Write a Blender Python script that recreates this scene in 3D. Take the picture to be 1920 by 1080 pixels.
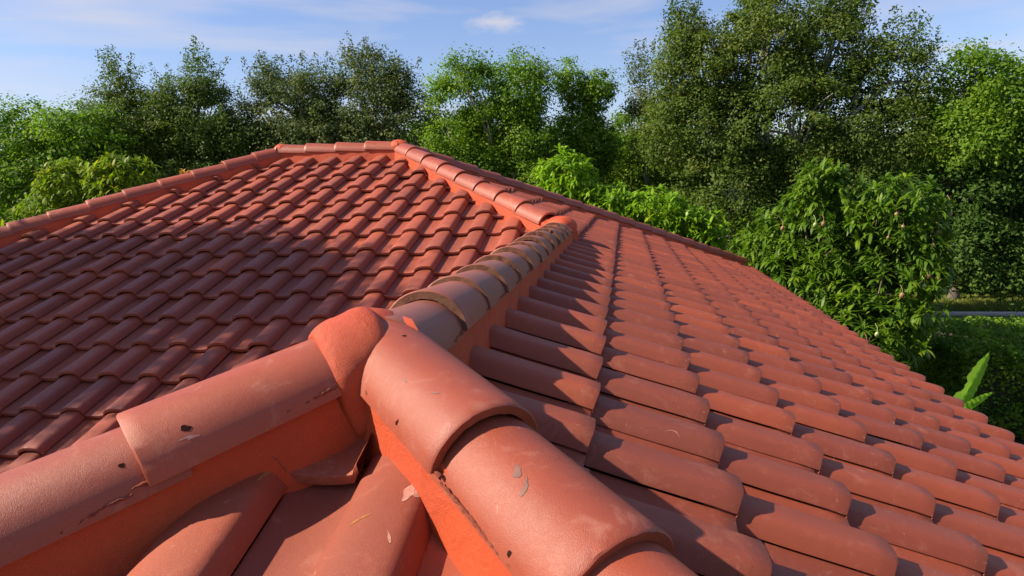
import bpy, bmesh, math, random
import numpy as np
from mathutils import Vector, Matrix
R = math.radians
random.seed(7)
rng = np.random.default_rng(7)
C = bpy.context.scene.collection
for o in list(bpy.data.objects): bpy.data.objects.remove(o)
sc = bpy.context.scene
Z0 = 4.5                                  # height of the eye above the ground; roof numbers below are measured from the eye

# ------------------------------------------------------------------ camera, sky, sun, exposure
cam_d = bpy.data.cameras.new("camera"); cam = bpy.data.objects.new("camera", cam_d); C.objects.link(cam)
yaw, pit, rol = R(-9.405), R(-8.344), R(-1.535)
f = Vector((math.sin(yaw)*math.cos(pit), math.cos(yaw)*math.cos(pit), math.sin(pit)))
r0 = Vector((math.cos(yaw), -math.sin(yaw), 0)); u0 = r0.cross(f)
r = r0*math.cos(rol) + u0*math.sin(rol); u = u0*math.cos(rol) - r0*math.sin(rol)
cam.matrix_world = Matrix(((r.x, u.x, -f.x, 0), (r.y, u.y, -f.y, 0), (r.z, u.z, -f.z, Z0), (0, 0, 0, 1)))
cam_d.sensor_width = 36; cam_d.lens = 1288.3/1920*36; cam_d.clip_start = .02; cam_d.clip_end = 2000
sc.camera = cam

SUN = Vector((-1, -.30, .82)).normalized()
elev = math.asin(SUN.z)
w = bpy.data.worlds.new("World"); sc.world = w; w.use_nodes = True
nt = w.node_tree; nt.nodes.clear()
def N(nt, t, **k):
    n = nt.nodes.new(t)
    for a, b in k.items(): setattr(n, a, b)
    return n
out = N(nt, 'ShaderNodeOutputWorld'); bg = N(nt, 'ShaderNodeBackground'); bg.inputs[1].default_value = .078
sky = N(nt, 'ShaderNodeTexSky', sky_type='NISHITA', sun_disc=False, sun_elevation=elev, sun_rotation=math.atan2(SUN.x, SUN.y),
        air_density=1.25, dust_density=.25, ozone_density=4.5)
tc = N(nt, 'ShaderNodeTexCoord'); mp = N(nt, 'ShaderNodeMapping'); mp.inputs['Scale'].default_value = (1.2, 1.2, 9)
mp.inputs['Rotation'].default_value = (0, R(4), R(20)); mp.inputs['Location'].default_value = (.35, .1, .2)
nz = N(nt, 'ShaderNodeTexNoise'); nz.inputs['Scale'].default_value = 2.2; nz.inputs['Detail'].default_value = 5; nz.inputs['Roughness'].default_value = .5
nz.inputs['Distortion'].default_value = .25
rp = N(nt, 'ShaderNodeValToRGB'); rp.color_ramp.elements[0].position = .45; rp.color_ramp.elements[1].position = .74
rp.color_ramp.elements[1].color = (.75, .75, .75, 1)
mx = N(nt, 'ShaderNodeMix', data_type='RGBA'); mx.inputs[7].default_value = (5.2, 5.0, 5.3, 1)
L = nt.links.new
L(tc.outputs['Generated'], mp.inputs[0]); L(mp.outputs[0], nz.inputs[0]); L(nz.outputs[0], rp.inputs[0])
sub = N(nt, 'ShaderNodeVectorMath', operation='SUBTRACT'); sub.inputs[1].default_value = Vector((-.170, .966, .222)).normalized()
mul = N(nt, 'ShaderNodeVectorMath', operation='MULTIPLY'); mul.inputs[1].default_value = (22, 22, 62)
nrmz = N(nt, 'ShaderNodeVectorMath', operation='NORMALIZE'); L(tc.outputs['Generated'], nrmz.inputs[0])
L(nrmz.outputs[0], sub.inputs[0]); L(sub.outputs[0], mul.inputs[0])
wn = N(nt, 'ShaderNodeTexNoise'); wn.inputs['Scale'].default_value = 1.6; wn.inputs['Detail'].default_value = 4; L(mul.outputs[0], wn.inputs[0])
ln_ = N(nt, 'ShaderNodeVectorMath', operation='LENGTH'); L(mul.outputs[0], ln_.inputs[0])
ad = N(nt, 'ShaderNodeMath', operation='MULTIPLY_ADD'); L(wn.outputs[0], ad.inputs[0]); ad.inputs[1].default_value = 1.6; L(ln_.outputs['Value'], ad.inputs[2])
mr = N(nt, 'ShaderNodeMapRange', interpolation_type='SMOOTHSTEP'); L(ad.outputs[0], mr.inputs[0])
mr.inputs[1].default_value = .75; mr.inputs[2].default_value = 1.9; mr.inputs[3].default_value = .7; mr.inputs[4].default_value = 0
cm = N(nt, 'ShaderNodeMath', operation='MAXIMUM'); L(rp.outputs[0], cm.inputs[0]); L(mr.outputs[0], cm.inputs[1])
L(cm.outputs[0], mx.inputs[0]); tint = N(nt, 'ShaderNodeMix', data_type='RGBA', blend_type='MULTIPLY'); tint.inputs[0].default_value = 1; tint.inputs[7].default_value = (1.03, .94, 1.10, 1)
L(sky.outputs[0], tint.inputs[6]); L(tint.outputs[2], mx.inputs[6]); L(mx.outputs[2], bg.inputs[0]); L(bg.outputs[0], out.inputs[0])
sd = bpy.data.lights.new("sun", 'SUN'); sd.energy = 5.0; sd.angle = R(.55); sd.color = (1, .85, .67)
sun = bpy.data.objects.new("sun", sd); C.objects.link(sun); sun.rotation_euler = SUN.to_track_quat('Z', 'Y').to_euler()
sc.view_settings.view_transform = 'Standard'; sc.view_settings.look = 'None'; sc.view_settings.gamma = 1
sc.view_settings.exposure = .9
sc.render.engine = 'CYCLES'

# ------------------------------------------------------------------ materials
def new_mat(name):
    m = bpy.data.materials.new(name); m.use_nodes = True; nt = m.node_tree
    return m, nt, nt.nodes['Principled BSDF']
def rampn(nt, a, b, ca=(0,0,0,1), cb=(1,1,1,1)):
    n = N(nt, 'ShaderNodeValToRGB'); e = n.color_ramp.elements
    e[0].position = a; e[1].position = b; e[0].color = ca; e[1].color = cb
    return n
def noise(nt, co, scale, detail=4, rough=.55, dist=0):
    n = N(nt, 'ShaderNodeTexNoise'); n.inputs['Scale'].default_value = scale; n.inputs['Detail'].default_value = detail
    n.inputs['Roughness'].default_value = rough; n.inputs['Distortion'].default_value = dist
    nt.links.new(co, n.inputs['Vector']); return n
def mixc(nt, fac, a, b, mode='MIX'):
    n = N(nt, 'ShaderNodeMix', data_type='RGBA', blend_type=mode)
    for s, v in ((0, fac), (6, a), (7, b)):
        if hasattr(v, 'links'): nt.links.new(v, n.inputs[s])
        else: n.inputs[s].default_value = v if s == 0 else (tuple(v) + (1,) if len(v) == 3 else v)
    return n.outputs[2]
def mathn(nt, op, a, b=0.0, clamp=False):
    n = N(nt, 'ShaderNodeMath', operation=op, use_clamp=clamp)
    for s, v in ((0, a), (1, b)):
        if hasattr(v, 'links'): nt.links.new(v, n.inputs[s])
        else: n.inputs[s].default_value = v
    return n.outputs[0]

def painted(name, base, dark, pale, rough=.5, grain=1.0, var=.25, dust=.25, bumpd=.0012, lump=0):
    """painted concrete: per-tile tint, mottling, worn pale rubs, fine sandy grain"""
    m, nt, b = new_mat(name); L = nt.links.new
    geo = N(nt, 'ShaderNodeNewGeometry'); pos = geo.outputs['Position']
    at = N(nt, 'ShaderNodeAttribute', attribute_name='tv'); tv = at.outputs['Fac']
    n1 = noise(nt, pos, 3.5, 5, .6); n2 = noise(nt, pos, 38, 4, .6); n3 = noise(nt, pos, 700, 2, .6); n4 = noise(nt, pos, 15, 6, .7, .6)
    col = mixc(nt, mathn(nt, 'MULTIPLY', tv, var), base, dark)
    r1 = rampn(nt, .35, .7); L(n1.outputs[0], r1.inputs[0])
    col = mixc(nt, mathn(nt, 'MULTIPLY', r1.outputs[0], .5), col, dark)
    r2 = rampn(nt, .56, .8); L(n4.outputs[0], r2.inputs[0])
    col = mixc(nt, mathn(nt, 'MULTIPLY', r2.outputs[0], dust), col, pale)
    # scratches and rubs: stretched noise thresholded
    mp = N(nt, 'ShaderNodeMapping'); mp.inputs['Scale'].default_value = (60, 14, 22); mp.inputs['Rotation'].default_value = (.3, .2, .5); L(pos, mp.inputs[0])
    n5 = noise(nt, mp.outputs[0], 1, 3, .6); r5 = rampn(nt, .71, .76); L(n5.outputs[0], r5.inputs[0])
    col = mixc(nt, mathn(nt, 'MULTIPLY', r5.outputs[0], dust*1.6), col, pale)
    # dark specks
    vo = N(nt, 'ShaderNodeTexVoronoi'); vo.inputs['Scale'].default_value = 55; L(pos, vo.inputs['Vector'])
    r6 = rampn(nt, .05, .09, (1,1,1,1), (0,0,0,1)); L(vo.outputs['Distance'], r6.inputs[0])
    sel = mathn(nt, 'GREATER_THAN', n2.outputs[0], .56)
    col = mixc(nt, mathn(nt, 'MULTIPLY', mathn(nt, 'MULTIPLY', r6.outputs[0], sel), .45), col, (.05, .02, .015))
    aw = N(nt, 'ShaderNodeAttribute', attribute_name='wear'); nw = noise(nt, pos, 75, 4, .7); rw = rampn(nt, .60, .70); L(nw.outputs[0], rw.inputs[0])
    col = mixc(nt, mathn(nt, 'MULTIPLY', mathn(nt, 'MULTIPLY', aw.outputs['Fac'], rw.outputs[0]), .75), col, (.62, .40, .32))
    g = rampn(nt, .3, .75, (.86,.86,.86,1), (1.13,1.13,1.13,1)); L(n3.outputs[0], g.inputs[0])
    col = mixc(nt, 1.0, col, g.outputs[0], 'MULTIPLY')
    L(col, b.inputs['Base Color'])
    rr = rampn(nt, .3, .7, (rough-.09,)*3+(1,), (rough+.12,)*3+(1,)); L(n4.outputs[0], rr.inputs[0]); L(rr.outputs[0], b.inputs['Roughness'])
    b.inputs['Specular IOR Level'].default_value = .5
    h = mathn(nt, 'ADD', mathn(nt, 'MULTIPLY', n3.outputs[0], grain), mathn(nt, 'MULTIPLY', n2.outputs[0], .9))
    if lump: h = mathn(nt, 'ADD', h, mathn(nt, 'MULTIPLY', n4.outputs[0], lump))
    bp = N(nt, 'ShaderNodeBump'); bp.inputs['Distance'].default_value = bumpd; bp.inputs['Strength'].default_value = .8
    L(h, bp.inputs['Height']); L(bp.outputs[0], b.inputs['Normal'])
    return m
M = {}
M['tile'] = painted('painted_tile', (.33, .066, .026), (.205, .044, .023), (.42, .17, .115), .60, var=1.0, dust=.55)
M['cap'] = painted('painted_ridge_tile', (.34, .066, .026), (.215, .048, .026), (.42, .19, .135), .47, grain=1.1, var=.6, dust=.6, bumpd=.0009)
M['capw'] = painted('weathered_ridge_tile', (.30, .085, .048), (.22, .080, .055), (.36, .18, .13), .42, var=.6, dust=.55, bumpd=.0009)
M['mortar'] = painted('painted_mortar', (.50, .066, .012), (.34, .042, .012), (.42, .11, .055), .6, var=.3, dust=.35, bumpd=.0022, lump=3.4)

m, nt, b = new_mat('raw_concrete_edge'); L = nt.links.new
geo = N(nt, 'ShaderNodeNewGeometry'); n = noise(nt, geo.outputs['Position'], 260, 5, .75); n2 = noise(nt, geo.outputs['Position'], 30, 3)
rp_ = rampn(nt, .35, .68, (.07, .026, .014, 1), (.33, .145, .072, 1)); L(n.outputs[0], rp_.inputs[0])
L(mixc(nt, mathn(nt, 'MULTIPLY', n2.outputs[0], .5), rp_.outputs[0], (.16, .07, .045)), b.inputs['Base Color']); b.inputs['Roughness'].default_value = .95
bp = N(nt, 'ShaderNodeBump'); bp.inputs['Distance'].default_value = .004; L(n.outputs[0], bp.inputs['Height']); L(bp.outputs[0], b.inputs['Normal'])
M['edge'] = m

m, nt, b = new_mat('rough_mortar_bead'); L = nt.links.new
geo = N(nt, 'ShaderNodeNewGeometry'); n = noise(nt, geo.outputs['Position'], 160, 5, .75)
rp_ = rampn(nt, .35, .7, (.12, .028, .015, 1), (.36, .07, .028, 1)); L(n.outputs[0], rp_.inputs[0]); L(rp_.outputs[0], b.inputs['Base Color']); b.inputs['Roughness'].default_value = .9
bp = N(nt, 'ShaderNodeBump'); bp.inputs['Distance'].default_value = .006; L(n.outputs[0], bp.inputs['Height']); L(bp.outputs[0], b.inputs['Normal'])
M['bead'] = m

def plain(name, c1, c2, scale=6, rough=.8, bump=.0, bscale=60):
    m, nt, b = new_mat(name); L = nt.links.new
    geo = N(nt, 'ShaderNodeNewGeometry'); n = noise(nt, geo.outputs['Position'], scale, 6, .65)
    rp = rampn(nt, .3, .7, c1+(1,), c2+(1,)); L(n.outputs[0], rp.inputs[0]); L(rp.outputs[0], b.inputs['Base Color']); b.inputs['Roughness'].default_value = rough
    if bump:
        n2 = noise(nt, geo.outputs['Position'], bscale, 5, .7); bp = N(nt, 'ShaderNodeBump'); bp.inputs['Distance'].default_value = bump
        L(n2.outputs[0], bp.inputs['Height']); L(bp.outputs[0], b.inputs['Normal'])
    return m
M['hole'] = plain('dark_hole', (.014, .006, .004), (.035, .014, .010), 200)
M['hole'].node_tree.nodes['Principled BSDF'].inputs['Specular IOR Level'].default_value = .03
M['stucco'] = plain('stucco_wall', (.60, .50, .38), (.68, .58, .45), 3, .9, .003, 90)
M['white'] = plain('white_paint', (.68, .66, .62), (.78, .76, .72), 4, .6)
M['bark'] = plain('grey_bark', (.05, .042, .034), (.15, .13, .105), 9, .9, .01, 30)
M['palebark'] = plain('pale_bark', (.26, .24, .21), (.50, .47, .42), 7, .9, .008, 30)
M['twig'] = plain('twig', (.10, .08, .05), (.20, .17, .09), 9, .9)
M['lawn'] = plain('lawn', (.05, .085, .015), (.13, .17, .035), 2.2, .95, .02, 60)
M['soil'] = plain('soil', (.028, .022, .014), (.07, .055, .035), 3, .95, .03, 20)
M['path'] = plain('concrete_path', (.50, .45, .41), (.62, .57, .52), 2, .9, .002, 80)
M['mango'] = plain('mango_skin', (.20, .14, .05), (.36, .18, .10), 30, .5)
M['greenmango'] = plain('green_mango_skin', (.30, .42, .12), (.45, .52, .2), 14, .5)
M['stain'] = plain('grey_smudge', (.12, .070, .055), (.22, .10, .065), 90, .6)
M['lichen'] = plain('yellow_lichen', (.26, .085, .02), (.36, .16, .03), 90, .9)
M['chalk'] = plain('chalky_scuff', (.34, .12, .08), (.50, .27, .21), 120, .8)

def leafmat(name, a, b_, c, trans=.35, rough=.6, spec=.22):
    """a,b_,c: leaf tints picked by the per-leaf random attribute tv"""
    m, nt, b = new_mat(name); L = nt.links.new
    at = N(nt, 'ShaderNodeAttribute', attribute_name='tv')
    rp = N(nt, 'ShaderNodeValToRGB'); e = rp.color_ramp.elements; e[0].position = 0; e[1].position = 1
    e[0].color = a+(1,); e[1].color = c+(1,); k = e.new(.55); k.color = b_+(1,)
    L(at.outputs['Fac'], rp.inputs[0]); L(rp.outputs[0], b.inputs['Base Color'])
    b.inputs['Roughness'].default_value = rough; b.inputs['Specular IOR Level'].default_value = spec
    tr = N(nt, 'ShaderNodeBsdfTranslucent'); L(mixc(nt, 1.0, rp.outputs[0], (1.5, 1.7, .7), 'MULTIPLY'), tr.inputs[0])
    ms = N(nt, 'ShaderNodeMixShader'); ms.inputs[0].default_value = trans
    L(b.outputs[0], ms.inputs[1]); L(tr.outputs[0], ms.inputs[2]); L(ms.outputs[0], nt.nodes['Material Output'].inputs[0])
    return m
M['olive'] = leafmat('olive_leaf', (.042, .078, .011), (.078, .130, .017), (.145, .160, .025), .32)
M['grey'] = leafmat('greygreen_leaf', (.050, .078, .024), (.085, .122, .036), (.19, .19, .055), .3)
M['green'] = leafmat('green_leaf', (.050, .115, .009), (.110, .210, .014), (.24, .32, .025), .42)
M['dark'] = leafmat('dark_leaf', (.030, .070, .010), (.055, .115, .014), (.10, .17, .022), .3)
M['mleaf'] = leafmat('mango_leaf', (.045, .105, .009), (.105, .200, .013), (.24, .32, .022), .40, .48, .3)
M['yleaf'] = leafmat('yellow_mango_leaf', (.12, .24, .010), (.21, .36, .016), (.38, .43, .028), .4, .45, .35)
M['pleaf'] = leafmat('pale_mango_leaf', (.085, .155, .010), (.17, .25, .013), (.38, .35, .03), .35, .5, .25)
M['rleaf'] = leafmat('orange_flush_leaf', (.34, .22, .05), (.5, .26, .07), (.55, .2, .06), .4)
M['hedge'] = leafmat('hedge_leaf', (.040, .100, .009), (.095, .19, .015), (.20, .30, .024), .35)
M['banana'] = leafmat('banana_leaf', (.20, .38, .03), (.23, .42, .035), (.25, .44, .04), .5, .4)
M['grass'] = leafmat('grass_blade', (.10, .15, .02), (.17, .22, .035), (.28, .27, .07), .3)

# ------------------------------------------------------------------ helpers
def shift(P): P = np.asarray(P, float).reshape(-1, 3).copy(); P[:, 2] += Z0; return P
def empty(name, loc, label, cat, group=None):
    o = bpy.data.objects.new(name, None); C.objects.link(o); o.location = loc; o.empty_display_size = .2
    o['label'] = label; o['category'] = cat
    if group: o['group'] = group
    return o
def mesh_obj(name, V, F, mats, parent=None, midx=None, tv=None, smooth=True, angle=35, origin=None, tvdom='POINT'):
    """V: (n,3) world coords; F: list of faces or (m,k) array"""
    V = np.asarray(V, np.float64)
    org = Vector(origin) if origin is not None else (Vector(V.mean(0)) if len(V) else Vector())
    Vl = V - np.array(org)
    me = bpy.data.meshes.new(name)
    if isinstance(F, np.ndarray):
        nf, k = F.shape
        me.vertices.add(len(Vl)); me.vertices.foreach_set('co', Vl.astype(np.float32).ravel())
        me.loops.add(nf*k); me.loops.foreach_set('vertex_index', F.astype(np.int32).ravel())
        me.polygons.add(nf); me.polygons.foreach_set('loop_start', np.arange(0, nf*k, k, dtype=np.int32))
        me.update(calc_edges=True)
    else:
        me.from_pydata(Vl.tolist(), [], F); me.update()
    if not isinstance(mats, (list, tuple)): mats = [mats]
    for m in mats: me.materials.append(m)
    if midx is not None: me.polygons.foreach_set('material_index', np.asarray(midx, np.int32))
    if tv is not None:
        a = me.attributes.new('tv', 'FLOAT', tvdom); a.data.foreach_set('value', np.asarray(tv, np.float32))
    if smooth:
        me.polygons.foreach_set('use_smooth', np.ones(len(me.polygons), bool)); me.set_sharp_from_angle(angle=R(angle))
    o = bpy.data.objects.new(name, me); C.objects.link(o)
    if parent: o.parent = parent; o.location = org - parent.matrix_basis.translation
    else: o.location = org
    return o
def grid_faces(nu, nv, off=0, flip=False):
    F = []
    for i in range(nu-1):
        for j in range(nv-1):
            a = off+i*nv+j; q = (a, a+nv, a+nv+1, a+1)
            F.append(q[::-1] if flip else q)
    return F
def nz3(P, s, seed=0):
    """cheap smooth 3-D noise from summed sines"""
    P = np.asarray(P)*s; r_ = np.random.default_rng(seed); o = np.zeros(len(P))
    for k in range(7):
        d = r_.normal(size=3); d *= (1+.45*k)/np.linalg.norm(d); o += np.sin(P@d*2+r_.uniform(0, 6.28))/(1+.4*k)
    return o/3.0
def tube(path, rad, n=8):
    path = np.asarray(path, float); V = []; F = []
    rad = np.broadcast_to(rad, len(path))
    for i, p in enumerate(path):
        t = path[min(i+1, len(path)-1)]-path[max(i-1, 0)]; t /= np.linalg.norm(t)+1e-9
        a = np.cross(t, (0.13, .27, .95) if abs(t[2]) < .9 else (1, .1, 0)); a /= np.linalg.norm(a)+1e-9; b_ = np.cross(t, a)
        for k in range(n):
            c = 2*math.pi*k/n; V.append(p+rad[i]*(math.cos(c)*a+math.sin(c)*b_))
    for i in range(len(path)-1):
        for k in range(n):
            F.append((i*n+k, i*n+(k+1) % n, (i+1)*n+(k+1) % n, (i+1)*n+k))
    F.append(tuple(range(n))[::-1]); F.append(tuple(range((len(path)-1)*n, len(path)*n)))
    return V, F
class MB:
    def __init__(s): s.V = []; s.F = []
    def add(s, V, F):
        o = len(s.V); s.V += [tuple(v) for v in V]; s.F += [tuple(i+o for i in f_) for f_ in F]; return s
    def box(s, a, b_):
        x0, y0, z0 = a; x1, y1, z1 = b_
        V = [(x0,y0,z0),(x1,y0,z0),(x1,y1,z0),(x0,y1,z0),(x0,y0,z1),(x1,y0,z1),(x1,y1,z1),(x0,y1,z1)]
        return s.add(V, [(3,2,1,0),(4,5,6,7),(0,1,5,4),(1,2,6,5),(2,3,7,6),(3,0,4,7)])

# ------------------------------------------------------------------ roof planes (height measured from the eye; crest-of-roll surface)
P_ = .41; cs = 1/math.sqrt(1+P_*P_); e = .3525
bB, bA = -.573, -2.733
xE = 2.306                                           # right eave (eighth course)
XR = -.52; ZR = bB-P_*XR                             # wing ridge
YN = 1.40                                            # near end of wing ridge
YM = 7.84; ZM = bA+P_*YM                             # main ridge line
XP2 = (bB-ZM)/P_; XP1 = -4.05
hb = (xE-XP2)                                        # horizontal half-run of main roof
yAe = YM-hb; yBe = YM+hb; xLe = XP1-hb
JY = (ZR-bA)/P_
hw = xE-XR; xCe = XR-hw; yDe = YN-hw
zE = bB-P_*xE
house = empty('house', (0, 5, 0), 'single-storey house seen from on top of its red painted clay-style tile roof', 'house')

ROLLW, ROLLH = .172, .054
def prof(nn, flip=False):
    """cross-section of one S tile from pan (left) to lip (right): list of (u,z) with the roll crest at u=0, z=0"""
    pts = []
    for t in np.linspace(0, 1, max(5, nn//2)):
        uu = -.237+t*.137; pts.append((uu, -ROLLH-.0005-.009*math.sin(math.pi*t)**.8+.0005*t))
    for t in np.linspace(0, 1, nn//2+2)[1:]:            # pan side: soft shoulder rising into the arch
        th = (1-t)*math.pi/2; k = .5-.5*math.cos(math.pi*min(1, t/.35)) if t < .35 else 1
        pts.append((-.100*math.sin(th)**.95, -ROLLH+ROLLH*(math.cos(th)*.9+.1*(1-(1-t)**2))*(.55+.45*k)))
    lip = [(.018, -.0003), (.033, -.0015), (.044, -.0050), (.0513, -.0110), (.0563, -.0190), (.0605, -.0280), (.0646, -.0375), (.0685, -.0465)]
    if nn < 14: lip = lip[1::2]
    pts += lip                                           # lip side: rounded shoulder, straight steep flank, crisp step
    pts.append((.0690, -.0492)); pts.append((.0600, -.0515))
    if flip: pts = [(-a, b_) for a, b_ in pts][::-1]
    return np.array(pts)
def field(name, O, U, V, rows, j0, j1, uoff, clips, nn=16, flip=False, label=None, seed=1, skip=None, wj=.30):
    """O: point on crest plane with v=0; rows: list of v positions of the butts; rolls at u = uoff + j*0.30"""
    O, U, V = map(lambda a: np.array(a, float), (O, U, V)); Nn = np.cross(U, V); Nn /= np.linalg.norm(Nn)
    if Nn[2] < 0: Nn = -Nn
    pr0 = prof(nn, flip); rg = np.random.default_rng(seed)
    allV = []; F = []; tv = []; wr = []; mi = []; off = 0
    fl = np.dot(np.cross(U, V), Nn) < 0
    for vb in rows:
        rj = rg.normal()*.001
        for j in range(j0, j1+1):
            uc = uoff+j*wj; c0 = O+U*uc+V*vb
            if any(np.dot(c0-np.array(p), np.array(n_)) > .75 for p, n_ in clips): continue
            pr = pr0[pr0[:, 0] <= -.085] if (skip and skip(vb, uc)) else pr0; npf = len(pr)
            du = rg.normal()*.0016; dn = rg.normal()*.0015; tw = rg.normal()*.004; val = rg.random(); val2 = rg.random(); dv = rg.normal()*.0028+rj
            vs = [(vb-e-.07, -.043), (vb-e*.6, -.022), (vb-.05, -.0035), (vb-.0025, -.0002), (vb-.0006, -.0012), (vb, -.003), (vb-.0005, -.023), (vb-.05, -.0255)]
            for (v, hn) in vs:
                nzv = hn+dn+tw*(v-vb)
                for a, z in pr:
                    allV.append(O+U*(uc+a+du)+V*(v+dv)+Nn*(z+nzv))
            for g in range(len(vs)-1):
                for k in range(npf-1):
                    a = off+g*npf+k; q = (a, a+1, a+npf+1, a+npf)
                    F.append(q if not fl else q[::-1]); mi.append(0)
            tv += [val]*(len(vs)*npf); wr += sum([[(0, 0, .35, 1, 1, 1, .6, 0)[g_]*(.3+.7*val2)]*npf for g_ in range(len(vs))], []); off += len(vs)*npf
    me = bpy.data.meshes.new(name+'_src'); me.from_pydata([tuple(v) for v in allV], [], F); me.update()
    at = me.attributes.new('tv', 'FLOAT', 'POINT'); at.data.foreach_set('value', np.array(tv, np.float32))
    at = me.attributes.new('wear', 'FLOAT', 'POINT'); at.data.foreach_set('value', np.array(wr, np.float32))
    bm = bmesh.new(); bm.from_mesh(me)
    for p, n_ in clips:
        bmesh.ops.bisect_plane(bm, geom=bm.verts[:]+bm.edges[:]+bm.faces[:], plane_co=p, plane_no=n_, clear_outer=True, dist=1e-5)
    for v in bm.verts: v.co.z += Z0
    org = Vector((O[0], O[1], O[2]+Z0))
    for v in bm.verts: v.co -= org
    bm.to_mesh(me); bm.free(); me.name = name
    me.materials.append(M['tile'])
    me.polygons.foreach_set('use_smooth', np.ones(len(me.polygons), bool)); me.set_sharp_from_angle(angle=R(42))
    o = bpy.data.objects.new(name, me); C.objects.link(o); o.parent = house; o.location = org-house.location
    if label: o['label'] = label
    return o
hip = (1/math.sqrt(2))
# the right slope (B): downslope +X.  v measured from the wing ridge
vB = [(-.067-XR+k*e*cs)/cs for k in range(8)]
vBall = [vB[0]-k*e for k in range(7, 0, -1)]+vB
clipsB = [((XR, YN, 0), (-hip, -hip, 0)), ((XR, 0, 0), (-1, 0, 0))]
# wing part of B and main part of B are one plane; clip the main part by the hip P2-J
field('roof_slope', (XR, 0, ZR), (0, 1, 0), (cs, 0, -P_*cs), vB, -14, 12, 2.141, [((XR+.05, 0, 0), (-1, 0, 0)), ((XR, YN, 0), (-hip, -hip, 0)), ((0, JY, 0), (0, 1, 0))], 20, True, 'right-hand tiled slope in the foreground', 11)
field('roof_slope', (XR, 0, ZR), (0, 1, 0), (cs, 0, -P_*cs), vBall, 11, 42, 2.141, [((0, JY, 0), (0, -1, 0)), ((XR, JY, 0), (-hip, -hip, 0)), ((XP2, YM, 0), (-hip, hip, 0)), ((XP2, 0, 0), (-1, 0, 0))], 10, True, 'far right tiled slope beyond the ridge junction', 12)
# front slope of the main roof (A): downslope -Y
rA = [(YM-7.492+k*e*cs)/cs for k in range(15)]
clA = [((XP1, YM, 0), (-hip, hip, 0)), ((XP2, YM, 0), (hip, hip, 0)), ((XR, JY, 0), (hip, -hip, 0))]
field('roof_slope', (0, YM, ZM), (1, 0, 0), (0, -cs, -P_*cs), rA, -20, 13, -3.657, clA, 16, False, 'sunlit left tiled slope with dappled shade', 13)
# left slope of the wing (C), hidden behind its own ridge
field('roof_slope', (XR, 0, ZR), (0, 1, 0), (-cs, 0, -P_*cs), vB, -14, 12, 2.0, [((XR-.03, 0, 0), (1, 0, 0)), ((XR, YN, 0), (hip, -hip, 0)), ((XR, JY, 0), (-hip, hip, 0))], 6, False, None, 14)
# hip end towards the eye (D)
rD = [(YN-1.130+k*e*cs)/cs for k in range(9)]
field('roof_slope', (0, YN, ZR), (1, 0, 0), (0, -cs, -P_*cs), rD, -11, 11, -.40, [((XR, YN, 0), (hip, hip, 0)), ((XR, YN, 0), (-hip, hip, 0))], 28, False, 'near hip end of large tiles below the ridge junction', 15, skip=lambda v, uc: v < rD[0]+.01 and uc > -.45)
# left end and back of the main roof
field('roof_slope', (XP1, 0, ZM), (0, 1, 0), (-cs, 0, -P_*cs), rA, 5, 46, 0, [((XP1, YM, 0), (hip, -hip, 0)), ((XP1, YM, 0), (hip, hip, 0))], 6, False, None, 16)
field('roof_slope', (0, YM, ZM), (1, 0, 0), (0, cs, -P_*cs), rA, -34, 14, 0, [((XP1, YM, 0), (-hip, -hip, 0)), ((XP2, YM, 0), (hip, -hip, 0))], 6, False, None, 17)
# under-deck closing the gaps below the tiles
def deck():
    d = -.125; mb = MB()
    def p(x, y, z): return (x, y, z+d+Z0)
    N_ = p(XR, YN, ZR); J = p(XR, JY, ZR); P2 = p(XP2, YM, ZM); P1 = p(XP1, YM, ZM)
    e1 = p(xE, yDe, zE); e2 = p(xE, yBe, zE); e3 = p(xLe, yBe, zE); e4 = p(xLe, yAe, zE); e5 = p(xCe, yAe, zE); e6 = p(xCe, yDe, zE)
    vv = [N_, J, P2, P1, e1, e2, e3, e4, e5, e6]
    mb.add(vv, [(0, 4, 5, 2, 1), (0, 9, 4), (0, 1, 8, 9), (1, 2, 3, 7, 8), (3, 6, 7), (2, 5, 6, 3)])
    return mb
d = deck(); mesh_obj('roof_deck', d.V, d.F, M['soil'], house, smooth=False)
# fascia and walls
mb = MB(); o_ = .03
loop = [(xE, yDe), (xE, yBe), (xLe, yBe), (xLe, yAe), (xCe, yAe), (xCe, yDe)]
def ring(mb, loop, inset, z0, z1, th):
    n_ = len(loop); cx = [a for a, b_ in loop]; 
    def off(d_):
        r_ = []
        for i in range(n_):
            p0, p1, p2 = Vector(loop[i-1]), Vector(loop[i]), Vector(loop[(i+1) % n_])
            a = (p1-p0).normalized(); b_ = (p2-p1).normalized(); na = Vector((-a.y, a.x)); nb = Vector((-b_.y, b_.x))
            r_.append(p1+(na+nb)*d_/(1+na.dot(nb)))
        return r_
    A_, B_ = off(inset), off(inset+th); o = len(mb.V)
    V = [(p.x, p.y, z0) for p in A_]+[(p.x, p.y, z1) for p in A_]+[(p.x, p.y, z0) for p in B_]+[(p.x, p.y, z1) for p in B_]
    F = []
    for i in range(n_):
        j = (i+1) % n_
        F += [(i, j, n_+j, n_+i), (2*n_+j, 2*n_+i, 3*n_+i, 3*n_+j), (i, 2*n_+i, 2*n_+j, j), (n_+i, n_+j, 3*n_+j, 3*n_+i)]
    mb.add(V, F)
ring(mb, loop, .05, Z0+zE-.36, Z0+zE-.115, .03); mesh_obj('fascia', mb.V, mb.F, M['white'], house, smooth=False)
mb = MB(); ring(mb, loop, .60, -.02, Z0+zE-.10, .2); mesh_obj('wall', mb.V, mb.F, M['stucco'], house, smooth=False)
mb = MB(); ring(mb, loop, .082, Z0+zE-.36, Z0+zE-.335, .52); mesh_obj('soffit', mb.V, mb.F, M['white'], house, smooth=False)

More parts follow.
